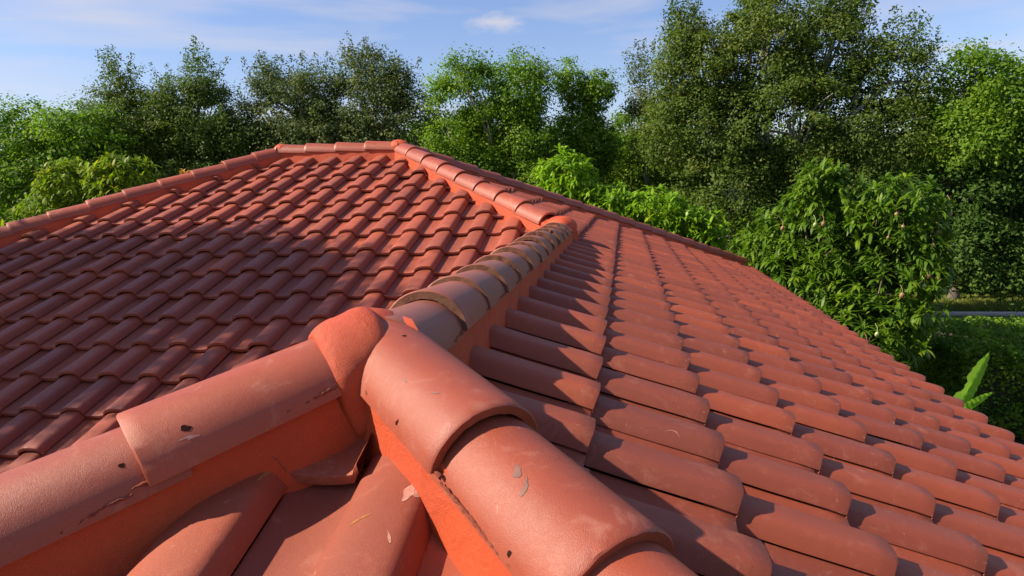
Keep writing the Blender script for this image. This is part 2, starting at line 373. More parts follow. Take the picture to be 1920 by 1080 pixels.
# ------------------------------------------------------------------ ridge caps and their mortar
CH = .100                                            # crest of the caps above the crest plane
def capmesh(H, D, length=.42, r0=.100, r1=.111, th=.019, rise=.026, ns=26, seed=0, half=76, chip=.0004, blunt=1.0):
    """cap with its butt at H + D*length.. H: butt crest point (world), D unit vector from head to butt"""
    rg = np.random.default_rng(seed); D = np.array(D, float); D /= np.linalg.norm(D)
    S = np.cross(D, (0, 0, 1)); S /= np.linalg.norm(S); U_ = np.cross(S, D)
    H = np.array(H, float); V = []; mi = []; tvv = []
    def sect(rad, thk):
        a = np.radians(np.linspace(-half, half, ns)); x = rad*np.sin(a)*1.04; z = rad*np.cos(a)-rad
        x = np.r_[x[0]-.003, x, x[-1]+.003]; z = np.r_[z[0]-.018, z, z[-1]-.018]
        return x, z
    st = [(-length, 0), (-length*.66, 0), (-length*.33, 0), (-.03, 0), (-.004, 0), (0, 1)]
    rows = []
    for s, kd in st:
        t = 1+s/length; rad = r0+(r1-r0)*t; x, z = sect(rad-(.003 if kd else 0), th); zz = rise*(t-1)+CHc
        rows.append((s+(rg.normal(size=len(x))*chip if kd else 0), x, z+zz-(.003 if kd else 0)))
    t = 1
    x, z = sect(r1-th, th); z = z-th+rise*0+CHc
    rows.append((np.full(len(x), -.001)+rg.normal(size=len(x))*chip*1.5, x, z+rg.normal(size=len(x))*chip))
    rows.append((np.full(len(x), -.09), x, z-.002)); 
    n_ = len(rows[0][1])
    for s, x, z in rows:
        s = np.broadcast_to(s, n_)
        for k in range(n_): V.append(H+D*s[k]+S*x[k]+U_*z[k])
    F = []
    for g in range(len(rows)-1):
        for k in range(n_-1):
            a = g*n_+k; F.append((a, a+1, a+n_+1, a+n_)); mi.append(1 if g >= 5 else 0)
    # side rims
    return np.array(V), F, mi
CHc = 0.0
cap_n = [0]
def cap(H, D, raw=False, label=None, mat='cap', **k):
    cap_n[0] += 1; sd_ = cap_n[0]; rg = np.random.default_rng(sd_)
    H = np.array(H, float)+rg.normal(size=3)*.0022; D = np.array(D, float)+rg.normal(size=3)*.006
    V, F, mi = capmesh(H, D, seed=sd_, **k); V = shift(V)
    o = mesh_obj('ridge_cap', V, F, [M[mat], M['edge'] if raw else M[mat]], house, midx=mi, tv=np.full(len(V), rg.random()), angle=40, origin=tuple(shift(H)[0]))
    if label: o['label'] = label
    return o
def capline(P0, P1, start, step, n, raw=False, ch=CH, **kw):
    """caps along P0->P1 (upper/near end to butt direction); butts at start + k*step from P0"""
    P0, P1 = np.array(P0, float), np.array(P1, float); D = (P1-P0)/np.linalg.norm(P1-P0); U_ = np.array((0, 0, 1.0))
    for k in range(n):
        cap(P0+D*(start+k*step)+U_*ch, D, raw, length=step+.065, **kw)
sl = math.sqrt(2+P_*P_)
Np = np.array((XR, YN, ZR)); Jp = np.array((XR, JY, ZR)); P2p = np.array((XP2, YM, ZM)); P1p = np.array((XP1, YM, ZM))
dH1 = np.array((-1, -1, -P_))/sl; dH2 = np.array((1, -1, -P_))/sl
capline(Jp, Np, JY-5.07, .335, 11, True, ch=.096, rise=.027, th=.024, r0=.098, r1=.113, chip=.0012, mat='capw')                                # wing ridge, cut ends facing the eye
cap(Np+np.array((.0, -.02, .092)), (0, -1, -.0), False, length=.36, mat='capw')         # last piece, its end under the collar
cap(Np+dH2*.300*sl+np.array((0, 0, .118)), dH2, length=.485, rise=.030)   # first piece runs up over the junction
capline(Np, Np+dH2*9, .528*sl, .228*sl, 9, ch=.118)                             # near right hip
capline(Np, Np+dH1*9, .365*sl, .238*sl, 10, ch=.128)                             # near left hip
capline(P2p, Jp, .255*sl, .2425*sl, 7)                                  # hip from main ridge to junction
cap(P2p+dH2*(.255+.2425*7)*sl+np.array((0, 0, CH)), dH2, length=.40)
capline(P1p, P1p+dH1*9, .25*sl, .243*sl, 19)                            # left hip
dH3 = np.array((1, 1, -P_))/sl
capline(P2p, P2p+dH3*9, .25*sl, .243*sl, 19)                            # back right hip
dH4 = np.array((-1, 1, -P_))/sl
capline(P1p, P1p+dH4*9, .25*sl, .243*sl, 19)
capline(P2p, P1p, .40, .37, 4)                                          # main ridge, laps stepping up to the right

def mortar(P0, P1, hwid=.095, top=-.092, ch=CH, depth=.30, seed=1, amp=.0050, label=None, step=.03):
    P0, P1 = np.array(P0, float), np.array(P1, float); Ln = np.linalg.norm(P1-P0); D = (P1-P0)/Ln
    S = np.cross(D, (0, 0, 1)); S /= np.linalg.norm(S); n_ = max(2, int(Ln/step)); V = []; rows = 7
    for i in range(n_+1):
        c = P0+D*Ln*i/n_+np.array((0, 0, ch))
        line = [(-1, depth)]+[(-1, -top+ (depth+top)*q) for q in (.75, .5, .25, .08, 0)]+[(-.5, -top-.035), (.5, -top-.035)]+[(1, -top+(depth+top)*q) for q in (0, .08, .25, .5, .75)]+[(1, depth)]
        for sx, dz in line: V.append(c+S*(sx*(hwid+.045*max(0, dz-.10)))+np.array((0, 0, -dz)))
    V = np.array(V); nl = 14
    side = np.tile(np.array([1 if l[0] > 0 else -1 for l in [(-1,)]*7+[(1,)]*7]), n_+1)
    V += S[None, :]*(nz3(V, 14, seed)*amp+nz3(V, 50, seed+1)*amp*.25)[:, None]*side[:, None]
    F = grid_faces(n_+1, nl, 0, True)+[tuple(range(nl))[::-1], tuple(range(n_*nl, n_*nl+nl))]
    V = shift(V)
    return mesh_obj('mortar_bedding', V, F, M['mortar'], house, tv=np.full(len(V), .3), angle=50)
mortar(Np+np.array((0, .02, 0)), Jp+np.array((0, .12, 0)), seed=1, ch=.092)
mortar(Np-dH2*.05, Np+dH2*3.9, seed=2, ch=.118); mortar(Np-dH1*.05, Np+dH1*3.9, seed=3, ch=.128)
mortar(P2p, Jp+dH2*.1, seed=4, step=.05); mortar(P1p, P1p+dH1*6.9, seed=5, step=.06); mortar(P2p, P2p+dH3*6.7, seed=6, step=.08); mortar(P1p, P1p+dH4*6.9, seed=7, step=.08)
mortar(P1p, P2p, seed=8, step=.04)
def bead(P0, P1, side, start, ln, seed, rad=.0038, drop=.098, off=.106, jit=.004, ch=CH):
    """ragged squeeze of mortar along the lower edge of the caps"""
    P0, P1 = np.array(P0, float), np.array(P1, float); D = (P1-P0)/np.linalg.norm(P1-P0); S = np.cross(D, (0, 0, 1)); S /= np.linalg.norm(S)
    n_ = int(ln/.006); t = np.linspace(start, start+ln, n_); rg = np.random.default_rng(seed)
    pts = P0[None]+D[None]*t[:, None]+S[None]*side*off+np.array((0, 0, ch-drop))[None]
    pts[:, 2] += nz3(pts, 18, seed)*jit; pts += rg.normal(size=pts.shape)*.0010
    V, F = tube(pts, np.clip(rad*(.75+.5*nz3(pts, 45, seed+3)+rg.normal(size=n_)*.18), .0015, None), 7)
    V = shift(V); mesh_obj('mortar_bead', V, F, M['bead'], house, angle=60)
def beads(P0, D, side, segs, seed, ch=CH):
    for i, (a, b_, dr) in enumerate(segs): bead(P0, P0+D, side, a, b_-a, seed+i, drop=dr, ch=ch)
# (S for H1 = D x Z): side +1 is the right-hand side looking down the hip
SD = sl
def sidesign(D, want):
    S = np.cross(D, (0, 0, 1)); return 1 if np.dot(S, want) > 0 else -1
beads(Np, dH1, sidesign(dH1, (1, -1, 0)), [(.10, .365*SD-.004, .098), (.365*SD-.002, .603*SD, .108), (.603*SD, 1.25, .108)], 31, .128)
beads(Np, dH2, sidesign(dH2, (-1, -1, 0)), [(.05, .300*SD-.004, .098), (.300*SD-.002, .528*SD, .108), (.528*SD, 1.12, .108)], 41, .118)
bead(Jp, Np, sidesign(Np-Jp, (1, 0, 0)), .3, JY-YN-.35, 51, .004, .102, .103, ch=.092)

# collars of mortar where ridges meet
def blob(name, c, axes, rot=0, seed=0, amp=.006, label=None, mat='mortar', n=(48, 28)):
    V = []; nu, nv = n
    for i in range(nu):
        for j in range(nv):
            a = 2*math.pi*i/nu; b_ = math.pi*(j/(nv-1)-.5)
            V.append((math.cos(a)*math.cos(b_)*axes[0], math.sin(a)*math.cos(b_)*axes[1], math.sin(b_)*axes[2]))
    V = np.array(V); cr, sr = math.cos(rot), math.sin(rot)
    V = np.c_[V[:, 0]*cr-V[:, 1]*sr, V[:, 0]*sr+V[:, 1]*cr, V[:, 2]]+np.array(c)
    V += (V-np.array(c))/np.linalg.norm(V-np.array(c), axis=1)[:, None]*(nz3(V, 16, seed)*amp+nz3(V, 60, seed+1)*amp*.25)[:, None]
    F = [(i*nv+j, ((i+1) % nu)*nv+j, ((i+1) % nu)*nv+j+1, i*nv+j+1) for i in range(nu) for j in range(nv-1)]
    V = shift(V); o = mesh_obj(name, V, F, M[mat], house, tv=np.full(len(V), .5), angle=60)
    if label: o['label'] = label
    return o
def saddle(P0, D, s0, s1, a0, a1, rad, seed, tip=True, label=None, thick=.016, na=46, nsx=18, ch=.128, drift=0):
    """band of mortar wrapped over a hip from angle a0 to a1 (degrees, 0 = crest) between s0 and s1 along it; narrows to a tongue at a1"""
    D = np.array(D, float)/np.linalg.norm(D); S = np.cross(D, (0, 0, 1)); S /= np.linalg.norm(S); U_ = np.cross(S, D)
    V = []
    for i in range(na):
        t = i/(na-1); a = R(a0+(a1-a0)*t); taper = 1.0 if t < .45 else max(.0, 1-((t-.45)/.55)**2.4)
        c = (s0+s1)/2+drift*max(0, t-.35)/.65; hwd = (s1-s0)/2*(.30+.70*taper) if tip else (s1-s0)/2
        if t > .97: hwd *= .55
        for j in range(nsx):
            q = -1+2*j/(nsx-1); bulge = -.006+(thick+.006)*math.sqrt(max(0, 1-abs(q)**3))*(1 if t < .95 else .5)
            sag = .03*max(0, t-.35)
            rr = rad+bulge; s = c+q*hwd-sag
            if abs(math.degrees(a)) <= 78: px, pz = rr*math.sin(a), rr*math.cos(a)-rad
            else:
                sg = 1 if a > 0 else -1; a_ = R(78); px = rr*math.sin(a_)*sg; pz = rr*math.cos(a_)-rad-(abs(a)-a_)*rad
            V.append(P0+D*s+S*px+U_*pz+np.array((0, 0, ch)))
    V = np.array(V); n1 = nz3(V, 22, seed)*.0035+nz3(V, 70, seed+2)*.0012
    V += U_[None]*n1[:, None]*.6+S[None]*n1[:, None]
    F = grid_faces(na, nsx); V = shift(V)
    o = mesh_obj('mortar_collar', V, F, M['mortar'], house, tv=np.full(len(V), .9), angle=70)
    md = o.modifiers.new('solid', 'SOLIDIFY'); md.thickness = .02; md.offset = 0
    if label: o['label'] = label
    return o
sg = sidesign(dH1, (1, -1, 0))
blob('mortar_collar', Np+np.array((-.035, .01, .030)), (.090, .085, .076), 0, 3, .004)
saddle(Np, dH1, .020, .150, -sg*95, sg*150, .102, 5, thick=.014, ch=.105, drift=.075, label='smooth orange mortar tongue wrapped over the junction of three ridges')
blob('mortar_collar', Jp+np.array((-.01, .05, .02)), (.135, .15, .09), .3, 6, .005, 'orange mortar mound where wing ridge meets the hip')
blob('mortar_collar', P2p+np.array((-.01, 0, .015)), (.125, .11, .086), 0, 9, .004)
blob('mortar_collar', P1p+np.array((.01, 0, .015)), (.105, .115, .088), 0, 12, .004)

# ------------------------------------------------------------------ nail holes, scuffs and lichen on the nearest tiles
from mathutils.bvhtree import BVHTree
bv, bp_ = [], []
for o in house.children:
    if o.name.startswith(('ridge_cap', 'roof_slope')) and not o.name.endswith(('.005', '.006')) or o.name.startswith('mortar_collar'):
        if o.name.startswith('ridge_cap') and (o.location+house.location-Vector((XR, YN, ZR+Z0))).length > 2: continue
        k = len(bv); lo = o.location+house.location; bv += [v.co+lo for v in o.data.vertices]; bp_ += [tuple(i+k for i in p.vertices) for p in o.data.polygons]
bvh = BVHTree.FromPolygons(bv, bp_)
def mark(name, mat, c, n_, a, b_, ang=0, seed=0, lift=.0007, rough=.3, bend=0, label=None):
    c, n_ = Vector(c), Vector(n_).normalized(); t = n_.cross(Vector((0, 0, 1))).normalized(); q = n_.cross(t)
    t, q = t*math.cos(ang)+q*math.sin(ang), q*math.cos(ang)-t*math.sin(ang)
    rg = np.random.default_rng(seed); na = 30; ph = rg.uniform(0, 6.28, 5); V = []; nr = 4
    for i in range(nr):
        for j in range(na):
            th = 2*math.pi*j/na; r_ = (i+.01)/(nr-1)*(1+rough*sum(math.sin((k+2)*th+ph[k])/(1.2+k) for k in range(5))*.6)
            x, y = a*r_*math.cos(th), b_*r_*math.sin(th); x += bend*(y/b_)**2
            p = c+t*x+q*y; h, nn_, _, _ = bvh.ray_cast(p+n_*.04, -n_, .12)
            V.append(h+n_*lift if h is not None else p)
    F = [(i*na+j, i*na+(j+1) % na, (i+1)*na+(j+1) % na, (i+1)*na+j) for i in range(nr-1) for j in range(na)]+[tuple(range(na))[::-1]]
    o = mesh_obj(name, [tuple(v) for v in V], F, M[mat], house, angle=180)
    if label: o['label'] = label
    return o
nH1, nH2 = (.411, -.628, .661), (-.636, -.71, .303)
mark('nail_hole', 'hole', (-.7542, 1.0402, 4.1003), nH1,   .0080, .0060, .3, 1, rough=.4, label='large chipped hole')
mark('nail_hole', 'hole', (-.8313, .9741, 4.0566), nH1, .0042, .0045, 0, 2)
mark('nail_hole', 'hole', (-.399, 1.1238, 4.0921), nH2, .0032, .0055, 0, 3, rough=.6)
mark('nail_hole', 'hole', (-.1617, .8918, 3.988), nH2, .0042, .0048, 0, 4)
mark('nail_hole', 'hole', (-.445, 1.30, 4.245), (-.1, -.3, .95), .0045, .0035, 0, 5)
mark('scuff', 'chalk', (-.742, 1.032, 4.090), nH1, .014, .003, .25, 6, .0004, .8)
mark('smudge', 'stain', (-.1618, .9804, 4.0712), (-.152, -.415, .897), .0075, .0105, .2, 7, rough=.5)
mark('smudge', 'stain', (-.1455, .9508, 4.0598), (-.2, -.45, .86), .0028, .020, .1, 8, rough=.5, bend=.006)
mark('smudge', 'stain', (-.3283, 1.1278, 4.1464), (-.214, -.478, .852), .0095, .0018, .1, 9, rough=.4)
mark('smudge', 'stain', (-.3972, 1.1733, 4.1531), (-.355, -.579, .735), .006, .0018, -.5, 10, rough=.6)
mark('scuff', 'chalk', (-.365, 1.093, 3.979), (.03, -.284, .958), .013, .024, -.35, 11, rough=1.0, label='pale scuff where the paint rubbed off')
mark('scuff', 'chalk', (-.3746, .9881, 3.9459), (.1, -.27, .96), .0018, .017, .1, 12, rough=.5)
mark('lichen', 'lichen', (-.655, 1.125, 3.99), (.3, -.284, .9), .005, .018, -.9, 13, rough=.9, label='streak of yellow lichen')
mark('lichen', 'lichen', (-.44, 1.03, 3.95), (0, -.284, .958), .003, .013, -.9, 14, rough=.9)
mark('scuff', 'chalk', (.13, 1.79, 3.85), (.3, -.5, .8), .0014, .016, .8, 15, rough=.5, bend=.006)
mark('scuff', 'chalk', (-.70, 1.10, 3.985), (0, -.284, .958), .006, .035, -1.0, 16, rough=.9)

# ------------------------------------------------------------------ ground
def sheet(name, x0, x1, y0, y1, z, mat, n=40, amp=0.0, kind='structure'):
    xs = np.linspace(x0, x1, n); ys = np.linspace(y0, y1, n); V = np.array([(x, y, z) for x in xs for y in ys]); V[:, 2] += nz3(V, .4, 5)*amp
    o = mesh_obj(name, V, grid_faces(n, n), mat, smooth=True); o['kind'] = kind; return o
sheet('ground', -600, 600, -600, 600, 0, M['lawn'], 60)
sheet('garden_soil', -40, 40, 14, 23.2, .02, M['soil'], 30, .008)
sheet('garden_soil', 3.3, 30, -5, 14, .024, M['soil'], 30, .008)
mb = MB(); mb.box((6, 23.95, -.1), (60, 24.32, .06)); o = mesh_obj('path', mb.V, mb.F, M['path'], smooth=False); o['kind'] = 'structure'
sheet('far_soil', -60, 60, 27.6, 45, .03, M['soil'], 30, .01)

# ------------------------------------------------------------------ leaves
def leaf_quads(cen, size, ratio, rg, upbias=.3, out=None):
    """rhombic leaves (one quad each): cen (n,3)"""
    n_ = len(cen); nrm = rg.normal(size=(n_, 3)); nrm[:, 2] = np.abs(nrm[:, 2])+upbias;
    if out is not None: nrm = nrm+out*1.1
    nrm /= np.linalg.norm(nrm, axis=1)[:, None]
    t = rg.normal(size=(n_, 3)); t -= nrm*(t*nrm).sum(1)[:, None]; t /= np.linalg.norm(t, axis=1)[:, None]; b_ = np.cross(nrm, t)
    s = size*rg.uniform(.65, 1.3, n_)[:, None]
    a = cen-t*s*.5; c = cen+t*s*.5; k = t*s*.05
    V = np.stack([a, cen-k+b_*s*ratio*.5+nrm*s*.06, c, cen-k-b_*s*ratio*.5+nrm*s*.06], 1).reshape(-1, 3)
    F = np.arange(n_*4).reshape(n_, 4)
    return V, F
def in_lobes(lobes, n_, rg, shell=.55):
    vol = np.array([a*b_*c for (_, _, _, a, b_, c) in lobes])**.75; pk = rg.choice(len(lobes), n_, p=vol/vol.sum())
    Lb = np.array(lobes)[pk]; d = rg.normal(size=(n_, 3)); d /= np.linalg.norm(d, axis=1)[:, None]
    rr = shell+(1-shell)*rg.random(n_)**.7
    return Lb[:, :3]+d*Lb[:, 3:]*rr[:, None], pk, d
def limbs(base, lobes, tr, rg, forks=4, split=.35):
    V = []; F = []
    base = np.array(base, float); cen = np.array([l[:3] for l in lobes]); top = cen.mean(0)
    sp = base+(top-base)*split; sp[2] = base[2]+(top[2]-base[2])*split
    def addt(path, rad, n_=7):
        v, f_ = tube(path, rad, n_); o = len(V); V.extend(v); F.extend([tuple(i+o for i in q) for q in f_])
    tk = [base+(sp-base)*t+np.r_[rg.normal(size=2)*tr*.5, 0]*math.sin(math.pi*t) for t in np.linspace(0, 1, 7)]
    addt(tk, np.linspace(tr*1.25, tr*.8, 7), 10)
    for l in lobes:
        c = np.array(l[:3]); a = np.array(l[3:])
        k = rg.normal(size=3)*.25; path = []
        for t in np.linspace(0, 1, 8):
            p = sp+(c-sp)*t; p = p+k*math.sin(math.pi*t)*1.2; p[2] += .6*math.sin(math.pi*t)*.3; path.append(p)
        addt(path, np.linspace(tr*.55, tr*.18, 8), 6)
        for _ in range(forks):
            d = rg.normal(size=3); d[2] = abs(d[2])*.9; d /= np.linalg.norm(d); s0 = path[rg.integers(3, 8)]; e_ = c+d*a*rg.uniform(.75, .98)
            kk = rg.normal(size=3)*.18
            addt([s0+(e_-s0)*t+kk*math.sin(math.pi*t) for t in np.linspace(0, 1, 6)], np.linspace(tr*.17, tr*.03, 6), 5)
    return V, F
def tree(name, label, base, lobes, mat, nclump, per, clump, size, ratio=.5, tr=.18, bark='bark', seed=1, sprigs=0, shell=.5, group='trees behind the house', forks=4, split=.35, spl=(.5, 1.1), upb=.3, cat='tree', gap=-.42):
    rg = np.random.default_rng(seed); t = empty(name, (base[0], base[1], 0), label, cat, group)
    V, F = limbs((base[0], base[1], -.05), [(a, b_, c+Z0, d, e_, f_) for a, b_, c, d, e_, f_ in lobes], tr, rg, forks, split)
    mesh_obj('trunk', V, F, M[bark], t, angle=60)
    cc, pk, d = in_lobes(lobes, nclump, rg, shell)
    cc[:, 2] += Z0; cv = rg.random(nclump)
    keep = (cc[:, 2] > .4) & (nz3(cc, .95, seed) > gap); cc = cc[keep]; cv = cv[keep]; pk = pk[keep]; d = d[keep]; n_ = len(cc)
    cv = np.clip(cv*.6+.35*nz3(cc, .7, seed+4)+.2, 0, 1)
    idx = np.repeat(np.arange(n_), per); sc_ = rg.uniform(.5, 1.25, n_)[idx]
    g3 = rg.normal(size=(len(idx), 3)); cen = cc[idx]+g3*np.array((clump, clump, clump*.62))*sc_[:, None]; outv = d[idx]*.6+g3*.45
    tv = np.clip(cv[idx]*.65+rg.random(len(idx))*.35, 0, 1)
    if sprigs:                                        # upright leafy shoots standing out of the crown
        Lb = np.array(lobes); ps = []; tvs = []
        for k in range(sprigs):
            l = Lb[rg.integers(len(Lb))]; dd = rg.normal(size=3); dd[2] = abs(dd[2])+.7; dd /= np.linalg.norm(dd)
            p0 = l[:3]+dd*l[3:]*.88; p0[2] += Z0; ln = rg.uniform(*spl); di = dd*.5+np.array((rg.normal()*.22, rg.normal()*.22, 1)); di /= np.linalg.norm(di)
            m_ = int(ln*95); q = rg.random(m_)**1.2; wd = .16*(1-q*.75)+.02
            ps.append(p0+di*(q*ln)[:, None]+rg.normal(size=(m_, 3))*wd[:, None]*.8); tvs.append(np.clip(rg.random(m_)*.5+rg.random()*.4, 0, 1))
        cen = np.r_[cen]+0; cen = np.concatenate([cen]+ps); tv = np.concatenate([tv]+tvs); outv = np.concatenate([outv, rg.normal(size=(len(cen)-len(outv), 3))*.4])
    V, F = leaf_quads(cen, size, ratio, rg, upb, outv)
    mesh_obj('crown', V, F, M[mat], t, tv=tv, tvdom='FACE', smooth=False)
    return t
# ROSETTE leaves (mango): long drooping blades in whorls
def rosettes(cen, out, rg, n=11, ln=.22, wd=.046, droop=.9, tvb=None):
    nseg = 4; m_ = len(cen); tot = m_*n
    c = np.repeat(cen, n, 0); ax = np.repeat(out, n, 0)
    a = rg.normal(size=(tot, 3)); a -= ax*(a*ax).sum(1)[:, None]; a /= np.linalg.norm(a, axis=1)[:, None]
    lift = rg.uniform(.05, 1.1, tot)[:, None]; d = a+ax*lift; d /= np.linalg.norm(d, axis=1)[:, None]
    L_ = (ln*rg.uniform(.6, 1.15, tot))[:, None]; W = (wd*rg.uniform(.75, 1.2, tot))[:, None]
    side = np.cross(d, (0, 0, 1)); side /= np.linalg.norm(side, axis=1)[:, None]+1e-6
    pts = []; p = c+ax*rg.uniform(-.03, .05, tot)[:, None]
    w_ = [.25, .85, 1.0, .62, .05]; cur = d.copy()
    up = np.array((0, 0, 1.0))
    for k in range(nseg+1):
        nn_ = np.cross(side, cur)
        pts.append(p-side*W*.5*w_[k]); pts.append(p+side*W*.5*w_[k])
        p = p+cur*L_/nseg; cur = cur-up*droop*(.32+.12*k); cur /= np.linalg.norm(cur, axis=1)[:, None]
    V = np.stack(pts, 1).reshape(-1, 3); base = np.arange(tot)[:, None]*(2*(nseg+1))
    F = np.concatenate([base+np.array([2*k, 2*k+1, 2*k+3, 2*k+2]) for k in range(nseg)], 0)
    tvl = np.repeat(tvb, n) if tvb is not None else rg.random(tot)
    tvl = np.clip(tvl*.6+rg.random(tot)*.4, 0, 1); tvf = np.tile(tvl, nseg)
    return V, F, tvf
def mango_tree(label, base, lobes, mat, nros, seed, ln=.22, fruits=(), flush=(), tr=.13, n=11, group='mango trees around the house', inner=.35):
    rg = np.random.default_rng(seed); t = empty('mango_tree', (base[0], base[1], 0), label, 'mango tree', group)
    lw = [(a, b_, c+Z0, d, e_, f_) for a, b_, c, d, e_, f_ in lobes]
    V, F = limbs((base[0], base[1], -.05), lw, tr, rg, 5, .4); mesh_obj('trunk', V, F, M['twig'], t, angle=60)
    cc, pk, d = in_lobes(lw, nros, rg, inner); d = d+np.array((0, 0, .55)); d /= np.linalg.norm(d, axis=1)[:, None]
    cc += nz3(cc, 1.6, seed)[:, None]*d*.16
    k = cc[:, 2] > .5; cc, d = cc[k], d[k]
    V, F, tv = rosettes(cc, d, rg, n, ln, ln*.23, .62, np.clip(rg.normal(size=len(cc))*.2+.4+.25*nz3(cc, 1.1, seed+9), 0, 1))
    mesh_obj('crown', V, F, M[mat], t, tv=tv, tvdom='FACE', smooth=True, angle=80)
    if len(flush):
        fc = np.array([(a, b_, c+Z0) for a, b_, c in flush]); fc = np.repeat(fc, 3, 0)+rg.normal(size=(len(fc)*3, 3))*.07
        V, F, tv = rosettes(fc, np.tile((0, 0, 1.0), (len(fc), 1)), rg, 12, ln*.8, ln*.16, .6, rg.random(len(fc)))
        o = mesh_obj('new_shoots', V, F, M['rleaf'], t, tv=tv, tvdom='FACE', smooth=True, angle=80); o['label'] = 'orange new leaves at the branch tips'
    for (a, b_, c, g) in fruits:
        b_ += .27
        V = []; nu, nv = 16, 11; q = rg.uniform(.7, 1.1)*.038
        for i in range(nu):
            for j in range(nv):
                th, ph = 2*math.pi*i/nu, math.pi*j/(nv-1)
                V.append((a+q*.9*math.sin(ph)*math.cos(th), b_+q*.8*math.sin(ph)*math.sin(th)+.012*math.cos(ph), c+Z0-q*1.18*math.cos(ph)*(1+.08*math.cos(ph))))
        F = [(i*nv+j, ((i+1) % nu)*nv+j, ((i+1) % nu)*nv+j+1, i*nv+j+1) for i in range(nu) for j in range(nv-1)]
        vs, fs = tube([(a, b_, c+Z0+q), (a+.01, b_+.02, c+Z0+.10), (a-.01, b_+.07, c+Z0+.16)], .004, 5); o_ = len(V)
        mesh_obj('mango_fruit', V+[tuple(v) for v in vs], F+[tuple(i+o_ for i in f_) for f_ in fs], M['greenmango' if g else 'mango'], t, angle=80)
    return t

# ------------------------------------------------------------------ trees behind the house (x, y, z from the eye, radii)
tree('broadleaf_tree', 'broad bright green tree at the far left edge, rounded top', (-20.5, 23.5), [(-21.8, 22.5, 1.9, 2.6, 2.2, 1.7), (-18.9, 22.5, 1.9, 1.9, 2, 1.6), (-20.3, 22, .2, 3.0, 2, 1.6), (-23.8, 23, .6, 2.5, 2.2, 2.2), (-19.3, 22, -1.8, 2.4, 2, 1.4)], 'green', 1000, 80, .27, .13, .55, .2, 'bark', 101)
tree('oak_tree', 'dark olive oak with thin spires rising above its crown, left of the roof peak', (-17.0, 25), [(-18.4, 24, 2.6, 1.9, 1.7, 1.7), (-15.9, 24.3, 2.7, 1.8, 1.7, 1.8), (-17.2, 24, .8, 3.1, 2, 2.0), (-14.6, 24.5, 1.2, 1.6, 1.8, 1.9), (-19.6, 24, 1.1, 1.7, 1.8, 1.9), (-16.8, 24, -1.2, 3.3, 2.2, 1.6), (-18.7, 24, 3.8, .8, .8, 1.0), (-15.4, 24.2, 4.1, .8, .8, .9), (-17.0, 24, 2.9, 1.2, 1.2, 1.1), (-13.9, 24.4, 2.2, .9, 1.2, 1.0)], 'olive', 2000, 84, .22, .10, .5, .22, 'bark', 102, sprigs=90, spl=(.45, 1.05))
tree('oak_tree', 'grey-green airy oak directly above the tiled roof peak', (-10.6, 26), [(-12.5, 25, 2.5, 1.8, 1.7, 2.0), (-9.6, 25, 3.3, 1.7, 1.6, 1.8), (-11.0, 25, 1.3, 2.8, 2, 1.9), (-8.2, 25, 2.2, 1.5, 1.6, 1.8), (-13.3, 25, .6, 1.6, 1.7, 2.1), (-9.6, 25, -.6, 3.4, 2, 1.8), (-13.3, 25, 3.7, .75, .8, 1.0), (-9.6, 25, 4.15, .9, .8, .7), (-11.4, 25, 3.4, 1.1, 1.2, 1.1), (-8.2, 25, 3.7, .7, .8, .9)], 'grey', 2000, 82, .22, .10, .5, .2, 'bark', 103, sprigs=110, spl=(.4, .95))
tree('broadleaf_tree', 'bright green tree with pale forking limbs, right behind the roof peak', (-4.1, 25.3), [(-5.4, 24, 3.4, 1.25, 1.3, 1.35), (-3.5, 24, 3.3, 1.15, 1.3, 1.3), (-6.1, 24, 1.9, 1.1, 1.3, 1.2), (-3.2, 24.1, 1.6, 1.0, 1.2, 1.1), (-5.2, 24.2, .6, 1.3, 1.3, 1.2), (-2.9, 24.1, .0, .9, 1.2, 1.2), (-4.3, 24.8, 2.1, 1.4, .9, 1.6), (-5.4, 24.2, -1.1, 1.5, 1.3, 1.1)], 'green', 950, 78, .23, .115, .5, .13, 'palebark', 104, forks=7, split=.45)
tree('broadleaf_tree', 'slender green tree with a forked rounded top in mid picture', (-1.4, 26), [(-1.75, 25, 3.6, .62, .7, .85), (-.95, 25, 3.4, .6, .7, .8), (-1.5, 25, 2.2, .8, .8, 1.0), (-.9, 25, 1.3, .75, .9, .9), (-1.6, 25, .5, .95, .9, 1.0), (-1.0, 25, -.9, 1.2, 1, 1.2)], 'green', 480, 76, .19, .11, .5, .09, 'palebark', 105, forks=5)
tree('broadleaf_tree', 'deep green tree between the slender tree and the big oak', (.3, 28.5), [(.5, 28, 2.0, 1.2, 1.3, 1.1), (-.6, 28, .9, 1.4, 1.3, 1.3), (1.4, 28, .9, 1.4, 1.3, 1.4), (.3, 28, -.9, 2.2, 1.5, 1.6)], 'green', 520, 78, .25, .12, .5, .12, 'bark', 106)
tree('oak_tree', 'small grey-green oak sapling spire left of the big oak', (1.0, 26), [(.75, 25.5, 3.2, .75, .7, 1.0), (.8, 25.5, 1.9, 1.1, .9, 1.1)], 'grey', 110, 60, .2, .10, .5, .08, 'bark', 116, sprigs=16)
